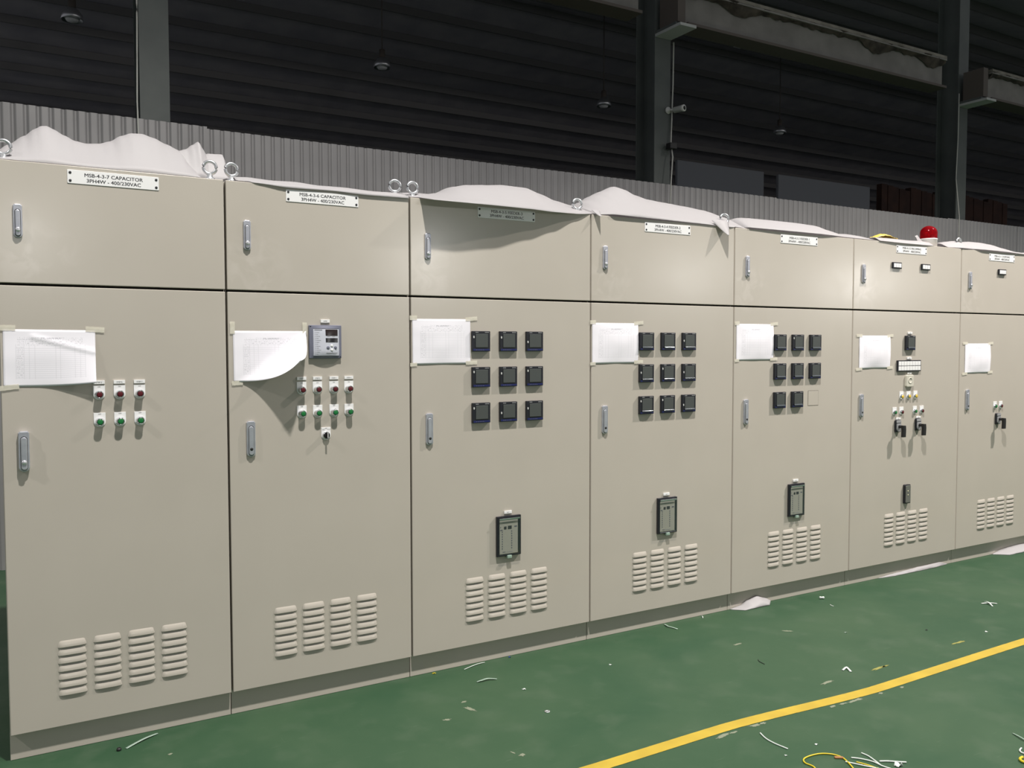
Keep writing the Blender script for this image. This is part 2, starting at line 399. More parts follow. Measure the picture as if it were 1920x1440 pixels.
def beam(x0, x1, label):
    t = thing('runway_beam', label, 'beam', (0, 0, 0))
    obj('web', MB().box(x0, x1, 2.965, 2.98, 4.705, 5.0, BEAMP), t)
    obj('lower_flange', MB().box(x0, x1, 2.90, 3.13, 4.672, 4.70, BEAMD), t)
    obj('upper_flange', MB().box(x0, x1, 2.90, 3.13, 5.0, 5.02, BEAMP), t)
    def fn(u, v):
        x = x0+(x1-x0)*u
        h = max(0, noise.noise(Vector((x*1.9, 0, 3.1)))); j = abs(noise.noise(Vector((x*7.0, 0, 1.0))))
        d = (0.035+0.16*h+0.07*j)*(1-v)
        return (x, 2.95-0.05*math.sin(v*math.pi/2)+0.02*noise.noise(Vector((x*6, v*3, 2))), 5.022-d)
    obj('ragged_lagging', MB().grid(fn, int((x1-x0)*22), 3, RAG), t, label='dark ragged lagging')
    obj('cap_strip', MB().box(x0, x1, 2.90, 3.15, 5.022, 5.055, WRAP), t)
    return t
beam(5.815, 9.95, 'crane runway beam with ragged lagging between middle and right columns')
beam(-3.0, 5.25, 'crane runway beam running in the dark left of the middle column')
beam(10.90, 15.8, 'crane runway beam at the right edge beyond the right column')

def hang(name, pts, r, label, cat='cable', m=CABLE):
    P = []
    for i in range(len(pts)-1):
        for k in range(6):
            t = k/6; P.append(tuple(pts[i][j]*(1-t)+pts[i+1][j]*t for j in range(3)))
    P.append(pts[-1])
    return tag(obj(name, MB().tube(P, r, m, 6)), label, cat)
hang('hanging_cable', [(.862, 3.18, 5.5), (.858, 3.18, 4.6), (.868, 3.18, 4.0), (.862, 3.18, 3.6), (.856, 3.17, 3.3), (.862, 3.16, 2.9)], .006, 'white cable hanging down beside the left column')
hang('hanging_cable', [(5.92, 3.235, 4.62), (5.915, 3.235, 4.2), (5.905, 3.235, 3.95), (5.88, 3.22, 3.6), (5.862, 3.17, 3.45), (5.835, 3.16, 3.2), (5.815, 3.16, 2.6)], .008, 'white cable running down the camera column and over the wall')
hang('hanging_cable', [(10.72, 3.23, 4.8), (10.715, 3.23, 4.2), (10.69, 3.23, 3.7), (10.685, 3.17, 3.2), (10.67, 3.16, 2.6)], .007, 'thin pale cable down the right column behind the red beacon')
t = thing('security_camera', 'small white bullet camera on the middle column', 'camera', (5.86, 3.235, 3.93))
o = obj('housing', MB().lathe([(.022, 0), (.03, .005), (.032, .10), (.034, .102), (.034, .125), (.022, .126)], (0, 0, 0), 'y', CAMW, 16).lathe([(.02, .120), (.02, .1275)], (0, 0, 0), 'y', HOLE, 16), t, (.045, -.03, 0), (0, 0, 0.25))
obj('bracket', MB().lathe([(.035, -.012), (.035, 0), (.012, .004), (.012, .02)], (0, 0, 0), 'y', CAMW, 16).tube([(0, -.015, 0), (.03, -.04, 0), (.05, -.06, 0)], .009, CAMW), t)
tag(obj('junction_box', MB().box(-.05, .04, -.035, .035, -.03, .03, BLACKM, .006), None, (5.87, 3.19, 3.56)), 'black junction clamp below the camera on the middle column', 'junction box')

def lamp(x, z, label):
    t = thing('high_bay_lamp', label, 'lamp', (x, 14, z), 'unlit lamps hanging in the dark bay')
    obj('shade', MB().lathe([(.06, .22), (.10, .20), (.17, .10), (.19, 0), (.18, 0), (.16, .09), (.05, .19)], (0, 0, 0), 'z', ALU, 20, cap=False), t)
    obj('bulb', MB().lathe([(.02, .14), (.10, .10), (.13, .03), (.09, -.02), (.02, -.035)], (0, 0, 0), 'z', OPAL, 16), t)
    obj('ballast', MB().lathe([(.06, .22), (.065, .24), (.065, .38), (.03, .40)], (0, 0, 0), 'z', BEAMD, 12).tube([(0, 0, .39), (0, 0, zroof(14)-z-0.1)], .012, BEAMD, 6), t)
lamp(1.09, 7.42, 'unlit high-bay lamp in the dark, left of the left column')
lamp(7.04, 7.52, 'unlit high-bay lamp in the dark above the third cabinet from left')
lamp(12.92, 7.51, 'unlit high-bay lamp in the dark, just left of the middle column')
lamp(19.12, 7.60, 'unlit high-bay lamp in the dark, between the middle and right columns')
tag(obj('roof_fitting', MB().box(-.12, .12, -.08, .08, -.05, .03, OPAL, .01), None, (17.49, 14, 9.80)), 'small pale fitting under the dark roof below the runway beam', 'fitting')

# ------------------------------------------------------------------ cabinet parts (shared meshes)
ZB, ZM, ZT = 0.1037, 1.763, 2.208
def handle_mesh(h, w, lock, k=.62):
    mb = MB(); r = w*0.46
    pts = [(w, h-.006), (w-.006, h), (.006, h), (0, h-.006)]+arc(r+.0, r, r, 180, 270, 5)+arc(w-r, r, r, 270, 360, 5)
    mb.prism(pts[::-1], -.016*k, -.0005, SILVER, .003)
    rr = w*0.33; cx = w/2
    top = h-.018-rr; bot = rr+.004
    pill = arc(cx, top, rr, 0, 180, 10)+arc(cx, bot, rr, 180, 360, 10)
    mb.prism(pill, -.0162*k, -.0155*k, HOLE)
    pill = arc(cx, top-.001, rr-.0016, 0, 180, 10)+arc(cx, bot+.001, rr-.0016, 180, 360, 10)
    mb.prism(pill, -.024*k, -.012*k, SILVER, .003)
    if lock: mb.lathe([(.0085, 0), (.0085, .004), (.006, .0055)], (cx, -.023*k, h*.235), 'y', KNOB, 16)
    else: mb.lathe([(.0065, 0), (.0065, .0006)], (cx, -.0238*k, h*.22), 'y', HOLE, 16)
    return mb.mesh('handle')
H_UP = handle_mesh(.122, .030, True); H_LOW = handle_mesh(.148, .036, False); H_LOWK = handle_mesh(.148, .036, True, 1.1)

def louvre_mesh():
    mb = MB(); w, h, d, pz = .097, .0240, .0068, .03056
    for r in range(7):
        z0 = r*pz
        def fn(u, v):
            s = 2*u-1; e = max(0, 1-abs(s)**5)**0.6; eh = max(0.02, 1-max(0, (abs(s)-.80)/.20)**2)**0.5 if abs(s) < 1 else 0.15
            return (w*u, -0.0004-d*e*math.sin((1-v)*math.pi/2)**0.75, z0+h*eh*v)
        mb.grid(fn, 18, 6, PAINT)
        def fb(u, v):
            s = 2*u-1; e = max(0, 1-abs(s)**5)**0.6
            return (w*u, -0.0004-d*e*v, z0)
        mb.grid(fb, 18, 1, GASKET_SHADE, False)  # dark face closing the hood, painted as the shade of its open slot
    return mb.mesh('louvre_vent')
LOUV = louvre_mesh()
def eyebolt_mesh():
    mb = MB().tube([(.025*math.cos(a*math.pi/12), 0, .055+.025*math.sin(a*math.pi/12)) for a in range(24)], .0068, STEEL, 10, True)
    mb.lathe([(.02, 0), (.02, .012), (.013, .016), (.010, .030)], (0, 0, 0), 'z', STEEL, 16)
    return mb.mesh('eyebolt')
EYE = eyebolt_mesh()
# panel meter: case, screen, sticker
METER = MB().box(0, .096, -.016, 0, 0, .096, BLACK, .0025).box(.004, .092, -.0168, -.0155, .003, .012, BLUE).mesh('panel_meter')
mb = MB()
METER_SCREEN = MB().box(.016, .082, -.0195, -.016, .018, .083, SCREEN, .0015).mesh('screen')
def fn(u, v):
    return (.014+.070*u, -.0195-.004*math.sin(v*math.pi), .0115+.0085*v)
METER_FILM = MB().grid(fn, 6, 4, FILM).mesh('film_edge')
mb = MB()
for i in range(5): mb.box(.018+i*.0095, .022+i*.0095, -.0171, -.0166, .0055, .0085, INKG)
mb.box(.066, .076, -.0171, -.0166, .0055, .009, BLUE).box(.079, .089, -.0171, -.0166, .0055, .009, BLUE)
mb.box(.016, .032, -.0171, -.0162, .0885, .0915, GREYPL).box(.066, .088, -.0171, -.0162, .0885, .0915, GREYPL)
METER_KEYS = mb.mesh('key_legend')
STICKER = MB().prism([(.0035*math.cos(a*math.pi/6), .0058*math.sin(a*math.pi/6)) for a in range(12)], -.0175, -.0155, mat('pale_sticker', (.6, .6, .58), .5)).mesh('sticker')
def meter(cab, x, z, stick=None, glare=False):
    m_ = obj('panel_meter', METER, cab, (x, -.0005, z))
    obj('screen', METER_SCREEN, m_); obj('key_legend', METER_KEYS, m_)
    if glare: obj('film_edge', METER_FILM, m_)
    if stick is not None: obj('sticker', STICKER, m_, (.0075, 0, stick))
    return m_
# push buttons: legend plate, chrome body, lens
def plate_mesh(word):
    r = .0205
    pts = [(-r, .034), (-r, 0)]+arc(0, 0, r, 180, 360, 14)[1:]+[(r, .034)]
    mb = MB().prism(pts, -.003, -.0004, WHITE, .0006)
    if word == 'SEL':
        mb.text('OFF', 0, .0275, -.0033, .0055, INK).text('MAN', -.011, .022, -.0033, .0052, INK).text('AUTO', .011, .022, -.0033, .0050, INK)
    elif word: mb.text(word, 0, .0265, -.0033, .0062, INK)
    return mb.mesh('legend_plate')
PLATE = {w: plate_mesh(w) for w in ('ON', 'OFF', 'SEL', '')}
BODY = MB().lathe([(.0165, .002), (.0165, .006), (.0140, .009), (.0140, .024), (.0128, .0268), (.0112, .0268), (.0112, .021)], (0, 0, 0), 'y', CHROME, 28).mesh('push_button')
BODYS = MB().lathe([(.0165, .002), (.0165, .005), (.0140, .007), (.0140, .011), (.0128, .0125), (.0112, .0125), (.0112, .009)], (0, 0, 0), 'y', CHROME, 28).mesh('push_button')
def lens_mesh(m, h, rim=True):
    mb = MB().lathe([(.0112, h-.006), (.0112, h-.001), (.0098, h)], (0, 0, 0), 'y', LENSRIM if rim else m, 28)
    mb.lathe([(.0096, h-.001), (.0096, h+.0006), (.0075, h+.0011)], (0, 0, 0), 'y', m, 28)
    return mb.mesh('lens')
LENS = {(c, k): lens_mesh(m_, hh, c != 'y') for c, m_ in (('r', RED), ('g', GREEN), ('y', YELLOW)) for k, hh in ((0, .0268), (1, .0145))}
def button(cab, x, z, c, word, short=0):
    p = obj('push_button', BODYS if short else BODY, cab, (x, 0, z))
    obj('legend_plate', PLATE[word], p)
    obj('lens', LENS[(c, short)], p, label={'r': 'dark red lens', 'g': 'green lens', 'y': 'yellow lens'}[c])
def name_tag(cab, x, z, word, w=.040, h=.0135):
    mb = MB().box(-w/2, w/2, -.006, -.0004, 0, h, WHITE, .0006)
    if word: mb.text(word, 0, h*.28, -.0063, .0072, INK)
    obj('name_tag', mb, cab, (x, 0, z))

# ------------------------------------------------------------------ the seven cabinets
XS = [0.0, .798, 1.605, 2.605, 3.602, 4.620, 5.744, 6.72]
PX = [.2331, 1.0459, 1.9519, 2.9523, 3.9686, 5.0350, 6.0663]          # nameplates
LX = [.1640, .9741, 1.8818, 2.8825, 3.8938, 4.9614, 5.9917]          # louvres
HU = [.055, .868, 1.677, 2.677, 3.685, 4.697, 5.828]; HL = [.053, .869, 1.677, 2.674, 3.681, 4.692, 5.822]
NAMES = ['MSB-4-3-7 CAPACITOR', 'MSB-4-3-6 CAPACITOR', 'MSB-4-3-5 FEEDER-3', 'MSB-4-3-4 FEEDER-2', 'MSB-4-3-3 FEEDER-1', 'MSB-4-3-2 INCOMING', 'MSB-4-3-1 COUPLING']
LAB = ['beige switchgear cabinet with three red and three green buttons, farthest left',
       'beige switchgear cabinet with grey square controller and eight push buttons',
       'beige cabinet with nine meters and a nameplate ending FEEDER-3',
       'beige cabinet with nine meters and a nameplate ending FEEDER-2',
       'beige cabinet with eight meters and one blank square opening',
       'beige cabinet with two black lever handles, under the red beacon',
       'beige cabinet with a single black lever handle, farthest right']
EB = [(.03, .753), (.839-.798, 1.559-.798), (1.646-1.605, 2.56-1.605), (3.578-2.605,), (), (), (5.80-5.744,)]
CAB = []
for i in range(7):
    x0, w = XS[i], XS[i+1]-XS[i]
    c = thing('switchgear_cabinet', LAB[i], 'cabinet', (x0, 0, 0), 'row of switchgear cabinets'); CAB.append(c)
    mb = MB().box(.002, w-.002, .032, .80, ZB+.001, ZT-.002, PAINT, .002)
    mb.box(.004, w-.004, .0305, .0322, ZB+.004, ZT-.006, GASKET_SHADE)  # dark strip behind the doors, shade of the gaps put into its colour
    obj('carcass', mb, c)
    obj('plinth', MB().box(.0015, w-.0015, .030, .78, 0.0005, ZB+.0005, PAINT, .0015), c)
    g = .0042
    ud = obj('upper_door', MB().box(g, w-g, 0, .030, ZM+.0045, ZT, PAINT, .0025), c)
    ld = obj('lower_door', MB().box(g, w-g, 0, .030, ZB, ZM-.0045, PAINT, .0025), c)
    obj('handle', H_UP, ud, (HU[i]-x0, 0, 1.930)); obj('handle', H_LOWK if i == 0 else H_LOW, ld, (HL[i]-x0, 0, 1.080))
    mb = MB().prism(rrect(0, .3168, 0, .0506, .003), -.0022, -.0003, WHITE, .0006)
    mb.bold(NAMES[i], .1584, .0278, -.0026, .0188, INK, 1.07).bold('3PH4W - 400/230VAC', .1584, .0078, -.0026, .0188, INK, 1.07)
    for a in (.0095, .3073):
        for q in (.0105, .040): mb.lathe([(.0048, 0), (.0048, .0012), (.003, .002)], (a, -.0022, q), 'y', INK, 12)
    obj('nameplate', mb, ud, (PX[i]-x0, 0, 2.1934-.0506))
    for k in range(4): obj('louvre_vent', LOUV, ld, (LX[i]-x0+k*.12103, 0, .2228))
    for q in EB[i]: obj('eyebolt', EYE, c, (q, .06, ZT), (0, 0, random.uniform(-.35, .25)))

# cabinet 1 and 2: step buttons
c = CAB[0]
for k, x in enumerate((.3235, .3945, .4655)):
    button(c, x, 1.355, 'r', 'ON'); button(c, x, 1.251, 'g', 'OFF'); name_tag(c, x, 1.3945, 'STEP %d' % (5+k))
c = CAB[1]; X0 = XS[1]
for k, x in enumerate((1.102, 1.171, 1.2435, 1.311)):
    button(c, x-X0, 1.352, 'r', 'ON'); button(c, x-X0, 1.251, 'g', 'OFF'); name_tag(c, x-X0, 1.3935, 'STEP %d' % (1+k))
s_ = obj('selector_switch', MB().lathe([(.0165, .002), (.0165, .006), (.0145, .008), (.0145, .012)], (0, 0, 0), 'y', CHROME, 28).lathe([(.0135, .011), (.0135, .013), (.012, .014)], (0, 0, 0), 'y', BLACKM, 28), c, (1.2065-X0, 0, 1.153))
obj('legend_plate', PLATE['SEL'], s_)
obj('knob', MB().box(-.004, .004, -.030, -.013, -.013, .014, BLACKM, .0015).box(-.0015, .0015, -.0306, -.029, -.010, .0135, WHITE), s_)
# grey power factor controller
t = MB()
pf = obj('power_factor_controller', MB().box(0, .143, -.012, 0, 0, .143, BLUEGREY, .003), c, (1.134-X0, -.0005, 1.4845))
def fn(u, v):
    q = math.sin(u*math.pi)
    return (.004+.135*u, -.012-.016*q*(1-abs(2*v-1)**8)*(0.35+0.65*(1-v)), .004+.135*v)
obj('front_cover', MB().grid(fn, 20, 20, BLUEGREY), pf)
def surf(x, z):
    u, v = (x-.004)/.135, (z-.004)/.135
    return -.012-.016*math.sin(u*math.pi)*(1-abs(2*v-1)**8)*(0.35+0.65*(1-v))
def patch(mb, x0, x1, z0, z1, m, off):
    mb.grid(lambda u, v: (x0+(x1-x0)*u, surf(x0+(x1-x0)*u, z0+(z1-z0)*v)-off, z0+(z1-z0)*v), 10, 10, m)
mb = MB(); patch(mb, .017, .130, .0125, .1265, FACE, .0012)
for k in range(12):
    patch(mb, .024, .026, .019+k*.0083, .0205+k*.0083, INKG, .0015)
    patch(mb, .029, .036+(k*7 % 5)*.003, .019+k*.0083, .0204+k*.0083, GREYPL, .0015)
patch(mb, .022, .055, .1205, .1235, INKG, .0015); patch(mb, .017, .130, .1265, .1285, INK, .0013)
patch(mb, .076, .088, .0925, .0945, GREYPL, .0015); patch(mb, .098, .111, .0925, .0945, GREYPL, .0015)
patch(mb, .070, .123, .023, .0245, GREYPL, .0015); patch(mb, .075, .118, .0185, .0199, GREYPL, .0015)
obj('face_panel', mb, pf)
for z0, z1, m_ in ((.0975, .1245, DISPLAY), (.0695, .0875, DISPLAYB)):
    mb = MB(); patch(mb, .069, .124, z0, z1, m_, .002); obj('display', mb, pf)
for x, z, m_, r in ((.078, .0465, BLUEGREY, .0068), (.112, .0465, BLUEGREY, .0068), (.095, .055, WHITE, .0055), (.095, .037, WHITE, .0055)):
    obj('key', MB().lathe([(r, -.001), (r, .002), (r*.8, .003)], (x, surf(x, z)-.001, z), 'y', m_, 20), pf)
name_tag(c, 1.2075-X0, 1.638, 'APFR')

# cabinets 3, 4, 5: panel meters and relays
def relay(cab, x, z):
    r = obj('protection_relay', MB().box(0, .135, -.014, 0, 0, .196, BLACK, .002).box(.014, .116, -.0150, -.0139, .012, .176, RELAYF), cab, (x, -.0005, z))
    mb = MB().box(.038, .052, -.0156, -.0149, .132, .146, INK).box(.060, .081, -.0156, -.0149, .132, .148, INK)
    for k in range(8):
        mb.box(.026, .031, -.0156, -.0149, .035+k*.0118, .041+k*.0118, INKG); mb.box(.079, .084, -.0156, -.0149, .035+k*.0118, .041+k*.0118, INKG)
    mb.box(.017, .021, -.0156, -.0149, .141, .146, INKG).box(.017, .030, -.0156, -.0149, .127, .132, INKG).box(.096, .111, -.0156, -.0149, .139, .145, INKG)
    mb.box(.030, .046, -.0156, -.0149, .020, .023, INKG).box(.05, .09, -.0156, -.0149, .020, .0215, GREYPL).box(.03, .09, -.0156, -.0149, .165, .1665, GREYPL)
    obj('face_legend', mb, r)
    obj('clear_cover', MB().box(.008, .127, -.0225, -.0165, .006, .190, CLEAR, .004, 3).box(.010, .125, -.0235, -.0215, .180, .187, CHROME, .001), r)
    obj('latch_tab', MB().box(.055, .080, -.022, -.004, -.012, .004, CLEARW, .003), r)
    return r
stk = {2: [[.068, .066, .045], [.073, .064, .074], [.071, .043, .060]], 3: [[None, None, .052], [.052, .071, .050], [.070, .072, .040]], 4: [[None, .074, None], [None]*3, [None]*3]}
for i, xs, zs in ((2, (1.914, 2.063, 2.2115), (1.512, 1.342, 1.172)), (3, (2.913, 3.061, 3.209), (1.513, 1.343, 1.1735)), (4, (3.919, 4.068, 4.220), (1.508, 1.337, 1.167))):
    for r, z in enumerate(zs):
        for k, x in enumerate(xs):
            if i == 4 and r == 2 and k == 2: continue
            meter(CAB[i], x-XS[i], z, stk[i][r][k], i != 2)
obj('blank_cover', MB().prism(rrect(0, .092, 0, .092, .002), -.0008, -.0002, GASKET_SHADE).prism(rrect(.0016, .0904, .0016, .0904, .002), -.0014, -.0004, PAINT), CAB[4], (4.221-XS[4], 0, 1.172))
for i, x in ((2, 2.0455), (3, 3.0435), (4, 4.054)):
    relay(CAB[i], x-XS[i], .5155 if i < 4 else .508)
    name_tag(CAB[i], x-XS[i]+.067, .7215 if i < 4 else .7165, ('RLY', 'RLY', 'RLY')[i-2], .042, .0135)

# annunciators with white windows
def annunciator(cab, x, z, nx, nz, w, h):
    a = obj('annunciator', MB().box(0, w, -.011, 0, 0, h, BLACK, .0015), cab, (x, -.0005, z))
    cw, ch = (w-.012)/nx, (h-.010)/nz
    for p in range(nx):
        for q in range(nz):
            obj('window', MB().box(.006+p*cw+.002, .006+(p+1)*cw-.002, -.0135, -.0105, .005+q*ch+.002, .005+(q+1)*ch-.002, WHITE, .0006), a)
c = CAB[5]; X0 = XS[5]
annunciator(c, 4.990-X0, 2.039, 3, 1, .090, .040); annunciator(c, 5.291-X0, 2.041, 3, 1, .090, .040)
meter(c, 5.135-X0, 1.507, None, True); name_tag(c, 5.1885-X0, 1.6145, 'PQM', .043, .013)
annunciator(c, 5.057-X0, 1.3665, 8, 2, .243, .074); name_tag(c, 5.1855-X0, 1.4475, 'ANN', .044, .014)
bz = obj('buzzer', MB().prism(rrect(0, .076, 0, .080, .010), -.014, 0, IVORY, .004, 3), c, (5.148-X0, -.0005, 1.2635))
obj('grille', MB().lathe([(.021, 0), (.021, .002), (.017, .003), (.016, .0015), (.010, .0025), (.009, .0012), (.004, .002)], (.038, -.0135, .042), 'y', IVORY, 28), bz)
name_tag(c, 5.1885-X0, 1.3495, 'BZ', .044, .0125)
for x in (5.114, 5.187, 5.259): button(c, x-X0, 1.2005, 'y', '', 1)
for x, k in ((5.045, 'g'), (5.116, 'r'), (5.257, 'g'), (5.330, 'r')): button(c, x-X0, 1.0985, k, '', 1)
def lever(cab, x, z):
    l_ = obj('rotary_operator', MB().prism(rrect(0, .052, 0, .080, .008), -.013, 0, BLACK, .002), cab, (x, -.0005, z))
    mb = MB().box(.004, .050, -.0165, -.0125, .060, .078, GREYPL, .002)
    mb.prism(arc(.027, .024, .0215, 180, 360, 12)+[(.0485, .056), (.0055, .056)], -.0185, -.0125, GREYPL, .002)
    obj('front_plate', mb, l_, label='mid grey front plate')
    mb = MB().tube([(.026, -.016, .037), (.026, -.035, .037), (.026, -.050, .036)], .0095, BLACKM, 12)
    prof = [(.010, .048), (.042, .046), (.045, .020), (.0425, -.030), (.013, -.030), (.014, .015)]
    mb.prism(prof[::-1], -.058, -.042, BLACKM, .003)
    obj('lever_handle', mb, l_, label='black pistol-grip lever')
lever(c, 5.047-X0, .9675); lever(c, 5.259-X0, .9685)
name_tag(c, 5.082-X0, 1.0505, 'Q1', .046, .0125); name_tag(c, 5.293-X0, 1.0515, 'Q2', .046, .0125)
md = obj('fault_display', MB().prism(rrect(0, .058, 0, .126, .006), -.016, 0, BLACK, .002), c, (5.150-X0, -.0005, .4855))
obj('clear_window', MB().prism(rrect(.005, .053, .006, .120, .005), -.021, -.0155, mat('smoky_window', (.15, .15, .135), .2), .002), md)
for z in (.058, .084): obj('indicator', MB().lathe([(.004, 0), (.004, .002), (.002, .003)], (.024, -.0205, z), 'y', mat('pale_indicator', (.75, .70, .45), .4), 12), md)
c = CAB[6]; X0 = XS[6]
annunciator(c, 6.1755-X0, 2.045, 3, 1, .090, .040)
button(c, 6.179-X0, 1.0985, 'g', '', 1); button(c, 6.250-X0, 1.0985, 'r', '', 1)
lever(c, 6.184-X0, .9675)

# ------------------------------------------------------------------ red beacon on the sixth cabinet
t = thing('warning_beacon', 'red domed warning beacon on a white base, on cabinet top', 'beacon', (5.525, .105, ZT))
obj('base', MB().lathe([(.055, .0005), (.055, .056), (.0575, .058), (.0575, .064), (.052, .066)], (0, 0, 0), 'z', WHITE, 40), t)
D = [(.0555, .064), (.0560, .103)]+[(.056*math.cos(a), .103+.051*math.sin(a)) for a in [i*math.pi/24 for i in range(1, 12)]]
Din = [(r-.003, h-.002) for r, h in D][::-1]
obj('dome', MB().lathe(D+[(.004, .1545)]+[(.003, .152)]+Din, (0, 0, 0), 'z', REDGLASS, 48, cap=False), t)
obj('reflector', MB().lathe([(.012, .066), (.012, .080), (.034, .108), (.036, .110), (.016, .095), (.013, .118), (.004, .123)], (0, 0, 0), 'z', REFLECT, 20), t)

# ------------------------------------------------------------------ test sheets taped to the doors
def sheet_paper(x, z, w, h, label, rot=0.0, bulge=.004, mode=None, tapes=(), seed=0):
    t = thing('test_sheet', label, 'paper', (x, 0, z), 'printed test sheets taped to the doors')
    fold = {'p': Vector((w, 0))}
    def fn(u, v):
        px, pz = u*w, v*h
        out = .0022+bulge*math.sin(u*math.pi)**1.2*math.sin(v*math.pi)**0.8+.0012*noise.noise(Vector((u*3+seed, v*3, seed)))
        if mode == 'lift':      # lower right corner stands off
            k = max(0, (u-.35)/.65)*max(0, (1-v)/1.0); out += .030*k**1.6; pz += .012*k**2
            k2 = max(0, 1-abs((v-0.86+0.40*(u-.35))*h/.012)) if u > .3 else 0
            out += .004*k2
        if mode == 'curl':      # lower right corner rolls out from the door
            nd = Vector((0.60, -0.80)); q = Vector((px-w, pz)); d0 = .185; R = .088
            s_ = q.dot(nd)+d0
            if s_ > 0:
                a = s_/R; ins = R*math.sin(a); px += nd.x*(ins-s_); pz += nd.y*(ins-s_); out += R*(1-math.cos(a))
        if mode == 'sag': out += .006*math.sin(v*math.pi)*(u**3)
        c_, s2 = math.cos(rot), math.sin(rot)
        return (px*c_-pz*s2, -out, px*s2+pz*c_)
    o = obj('sheet', MB().grid(fn, 36, 26, PAPER, True, True), t)
    sm = o.modifiers.new('thickness', 'SOLIDIFY'); sm.thickness = .0004; sm.offset = 0
    for (a, b_, tw, th, tr_) in tapes:
        def ft(u, v):
            return (tw*(u-.5), -.0038-.0002*math.sin(u*7), th*(v-.5)+.0006*math.sin(u*20))
        obj('tape', MB().grid(ft, 8, 1, TAPE, False), t, (a, 0, b_), (0, -tr_, 0))
    return t
std = [(.004, .213, .036, .020, .05), (.300, .212, .062, .018, .10), (.004, .0, .034, .016, .05), (.300, .006, .060, .018, .03)]
sheet_paper(.012, 1.391, .301, .209, 'test sheet with a diagonal crease, on the cabinet farthest left', -.008, .003, 'lift', [(.014, .214, .055, .020, 0), (.302, .210, .064, .020, -.05), (.018, -.002, .062, .018, .12)], 1)
sheet_paper(.822, 1.391, .302, .209, 'test sheet with its lower right corner curling out, beside the grey controller', .004, .003, 'curl', [(-.003, .222, .019, .050, 0), (.296, .222, .019, .050, 0), (.014, -.004, .044, .018, .05)], 2)
sheet_paper(1.615, 1.453, .296, .208, 'test sheet taped left of the nine meters on the FEEDER-3 cabinet', .006, .004, None, std, 3)
sheet_paper(2.613, 1.446, .297, .209, 'test sheet taped left of the nine meters on the FEEDER-2 cabinet', .004, .006, 'sag', std, 4)
sheet_paper(3.621, 1.453, .296, .209, 'test sheet left of the eight meters on the blank-opening cabinet', .003, .008, 'sag', std, 5)
st6 = [(.0, .211, .055, .018, 0), (.303, .211, .060, .018, .08), (.0, -.002, .058, .018, .08), (.303, .004, .058, .018, .06)]
sheet_paper(4.684, 1.390, .303, .210, 'test sheet left of the single meter, on the cabinet under the beacon', .004, .012, 'sag', st6, 6)
sheet_paper(5.804, 1.342, .300, .208, 'test sheet on the cabinet farthest right', .006, .010, 'sag', st6, 7)

# ------------------------------------------------------------------ foam sheets on the cabinet tops
def foam(label, prof, front, yback=.62, ypeak=.25, nu=60, nv=18, wr=.006, seed=0, thick=.0018, lean=None):
    """prof: (x, crest z); front: (x, y of front edge, z of front edge above the top)"""
    def fn(u, v):
        x = prof[0][0]+(prof[-1][0]-prof[0][0])*u
        h = interp(prof, x); yf = interp(front, x, 1); zf = ZT+interp(front, x, 2); yp = ypeak
        if lean:      # the crest leans out over the door
            yp = interp(lean, x); q = (yp+3.601)/(.25+3.601); h = 1.537+(h-1.537)*q; h = max(h, ZT+.006); x = .049+(x-.049)*q
        if v < .5:
            t = v/.5; y = yf+(yp-yf)*t; z = zf+(h-zf)*math.sin(t*math.pi/2)**1.15
        else:
            t = (v-.5)/.5; y = yp+(yback-yp)*t; z = h+(ZT+.006-h)*(1-math.cos(t*math.pi))/2
        k = wr*min(1, 6*v)*noise.noise(Vector((x*5+seed, v*4, seed*1.7)))
        return (x, y+k, max(z+k*.8*(1-abs(2*v-1))**.5, ZT+.003 if y > 0.0 else -9))
    o = obj('foam_sheet', MB().grid(fn, nu, nv, FOAM))
    s_ = o.modifiers.new('thickness', 'SOLIDIFY'); s_.thickness = thick; s_.offset = 1
    return tag(o, label, 'foam sheet', 'foam sheets on the cabinet tops')
foam('large white foam sheet with two humps on the leftmost cabinet',
     [(.0, 2.27), (.046, 2.307), (.1, 2.347), (.137, 2.379), (.16, 2.394), (.178, 2.396), (.2, 2.386), (.238, 2.366), (.275, 2.349), (.313, 2.343), (.361, 2.348), (.401, 2.362), (.441, 2.389), (.481, 2.405), (.521, 2.407), (.562, 2.396), (.613, 2.375), (.66, 2.356), (.70, 2.30), (.73, 2.22)],
     [(0, .03, .006), (.73, .03, .006)], nu=90, seed=1, wr=.004)
foam('small folded foam flap behind the eyebolt at the leftmost cabinet corner',
     [(.655, 2.345), (.685, 2.355), (.712, 2.376), (.735, 2.392), (.748, 2.368), (.763, 2.343), (.775, 2.347), (.83, 2.350), (.838, 2.31), (.842, 2.22)],
     [(.655, .10, .006), (.84, .085, .006)], .42, .20, nu=40, nv=12, seed=4, wr=.002)
foam('flat translucent foam film draped over the top edge, eight-button cabinet',
     [(.845, 2.232), (.90, 2.236), (1.0, 2.232), (1.1, 2.236), (1.2, 2.230), (1.32, 2.232), (1.45, 2.228), (1.56, 2.230), (1.60, 2.226)],
     [(.845, .01, .004), (.93, -.004, -.002), (1.05, -.007, -.010), (1.25, -.006, -.006), (1.4, -.007, -.011), (1.60, -.007, -.008)], .5, .06, nu=60, seed=2, wr=.002)
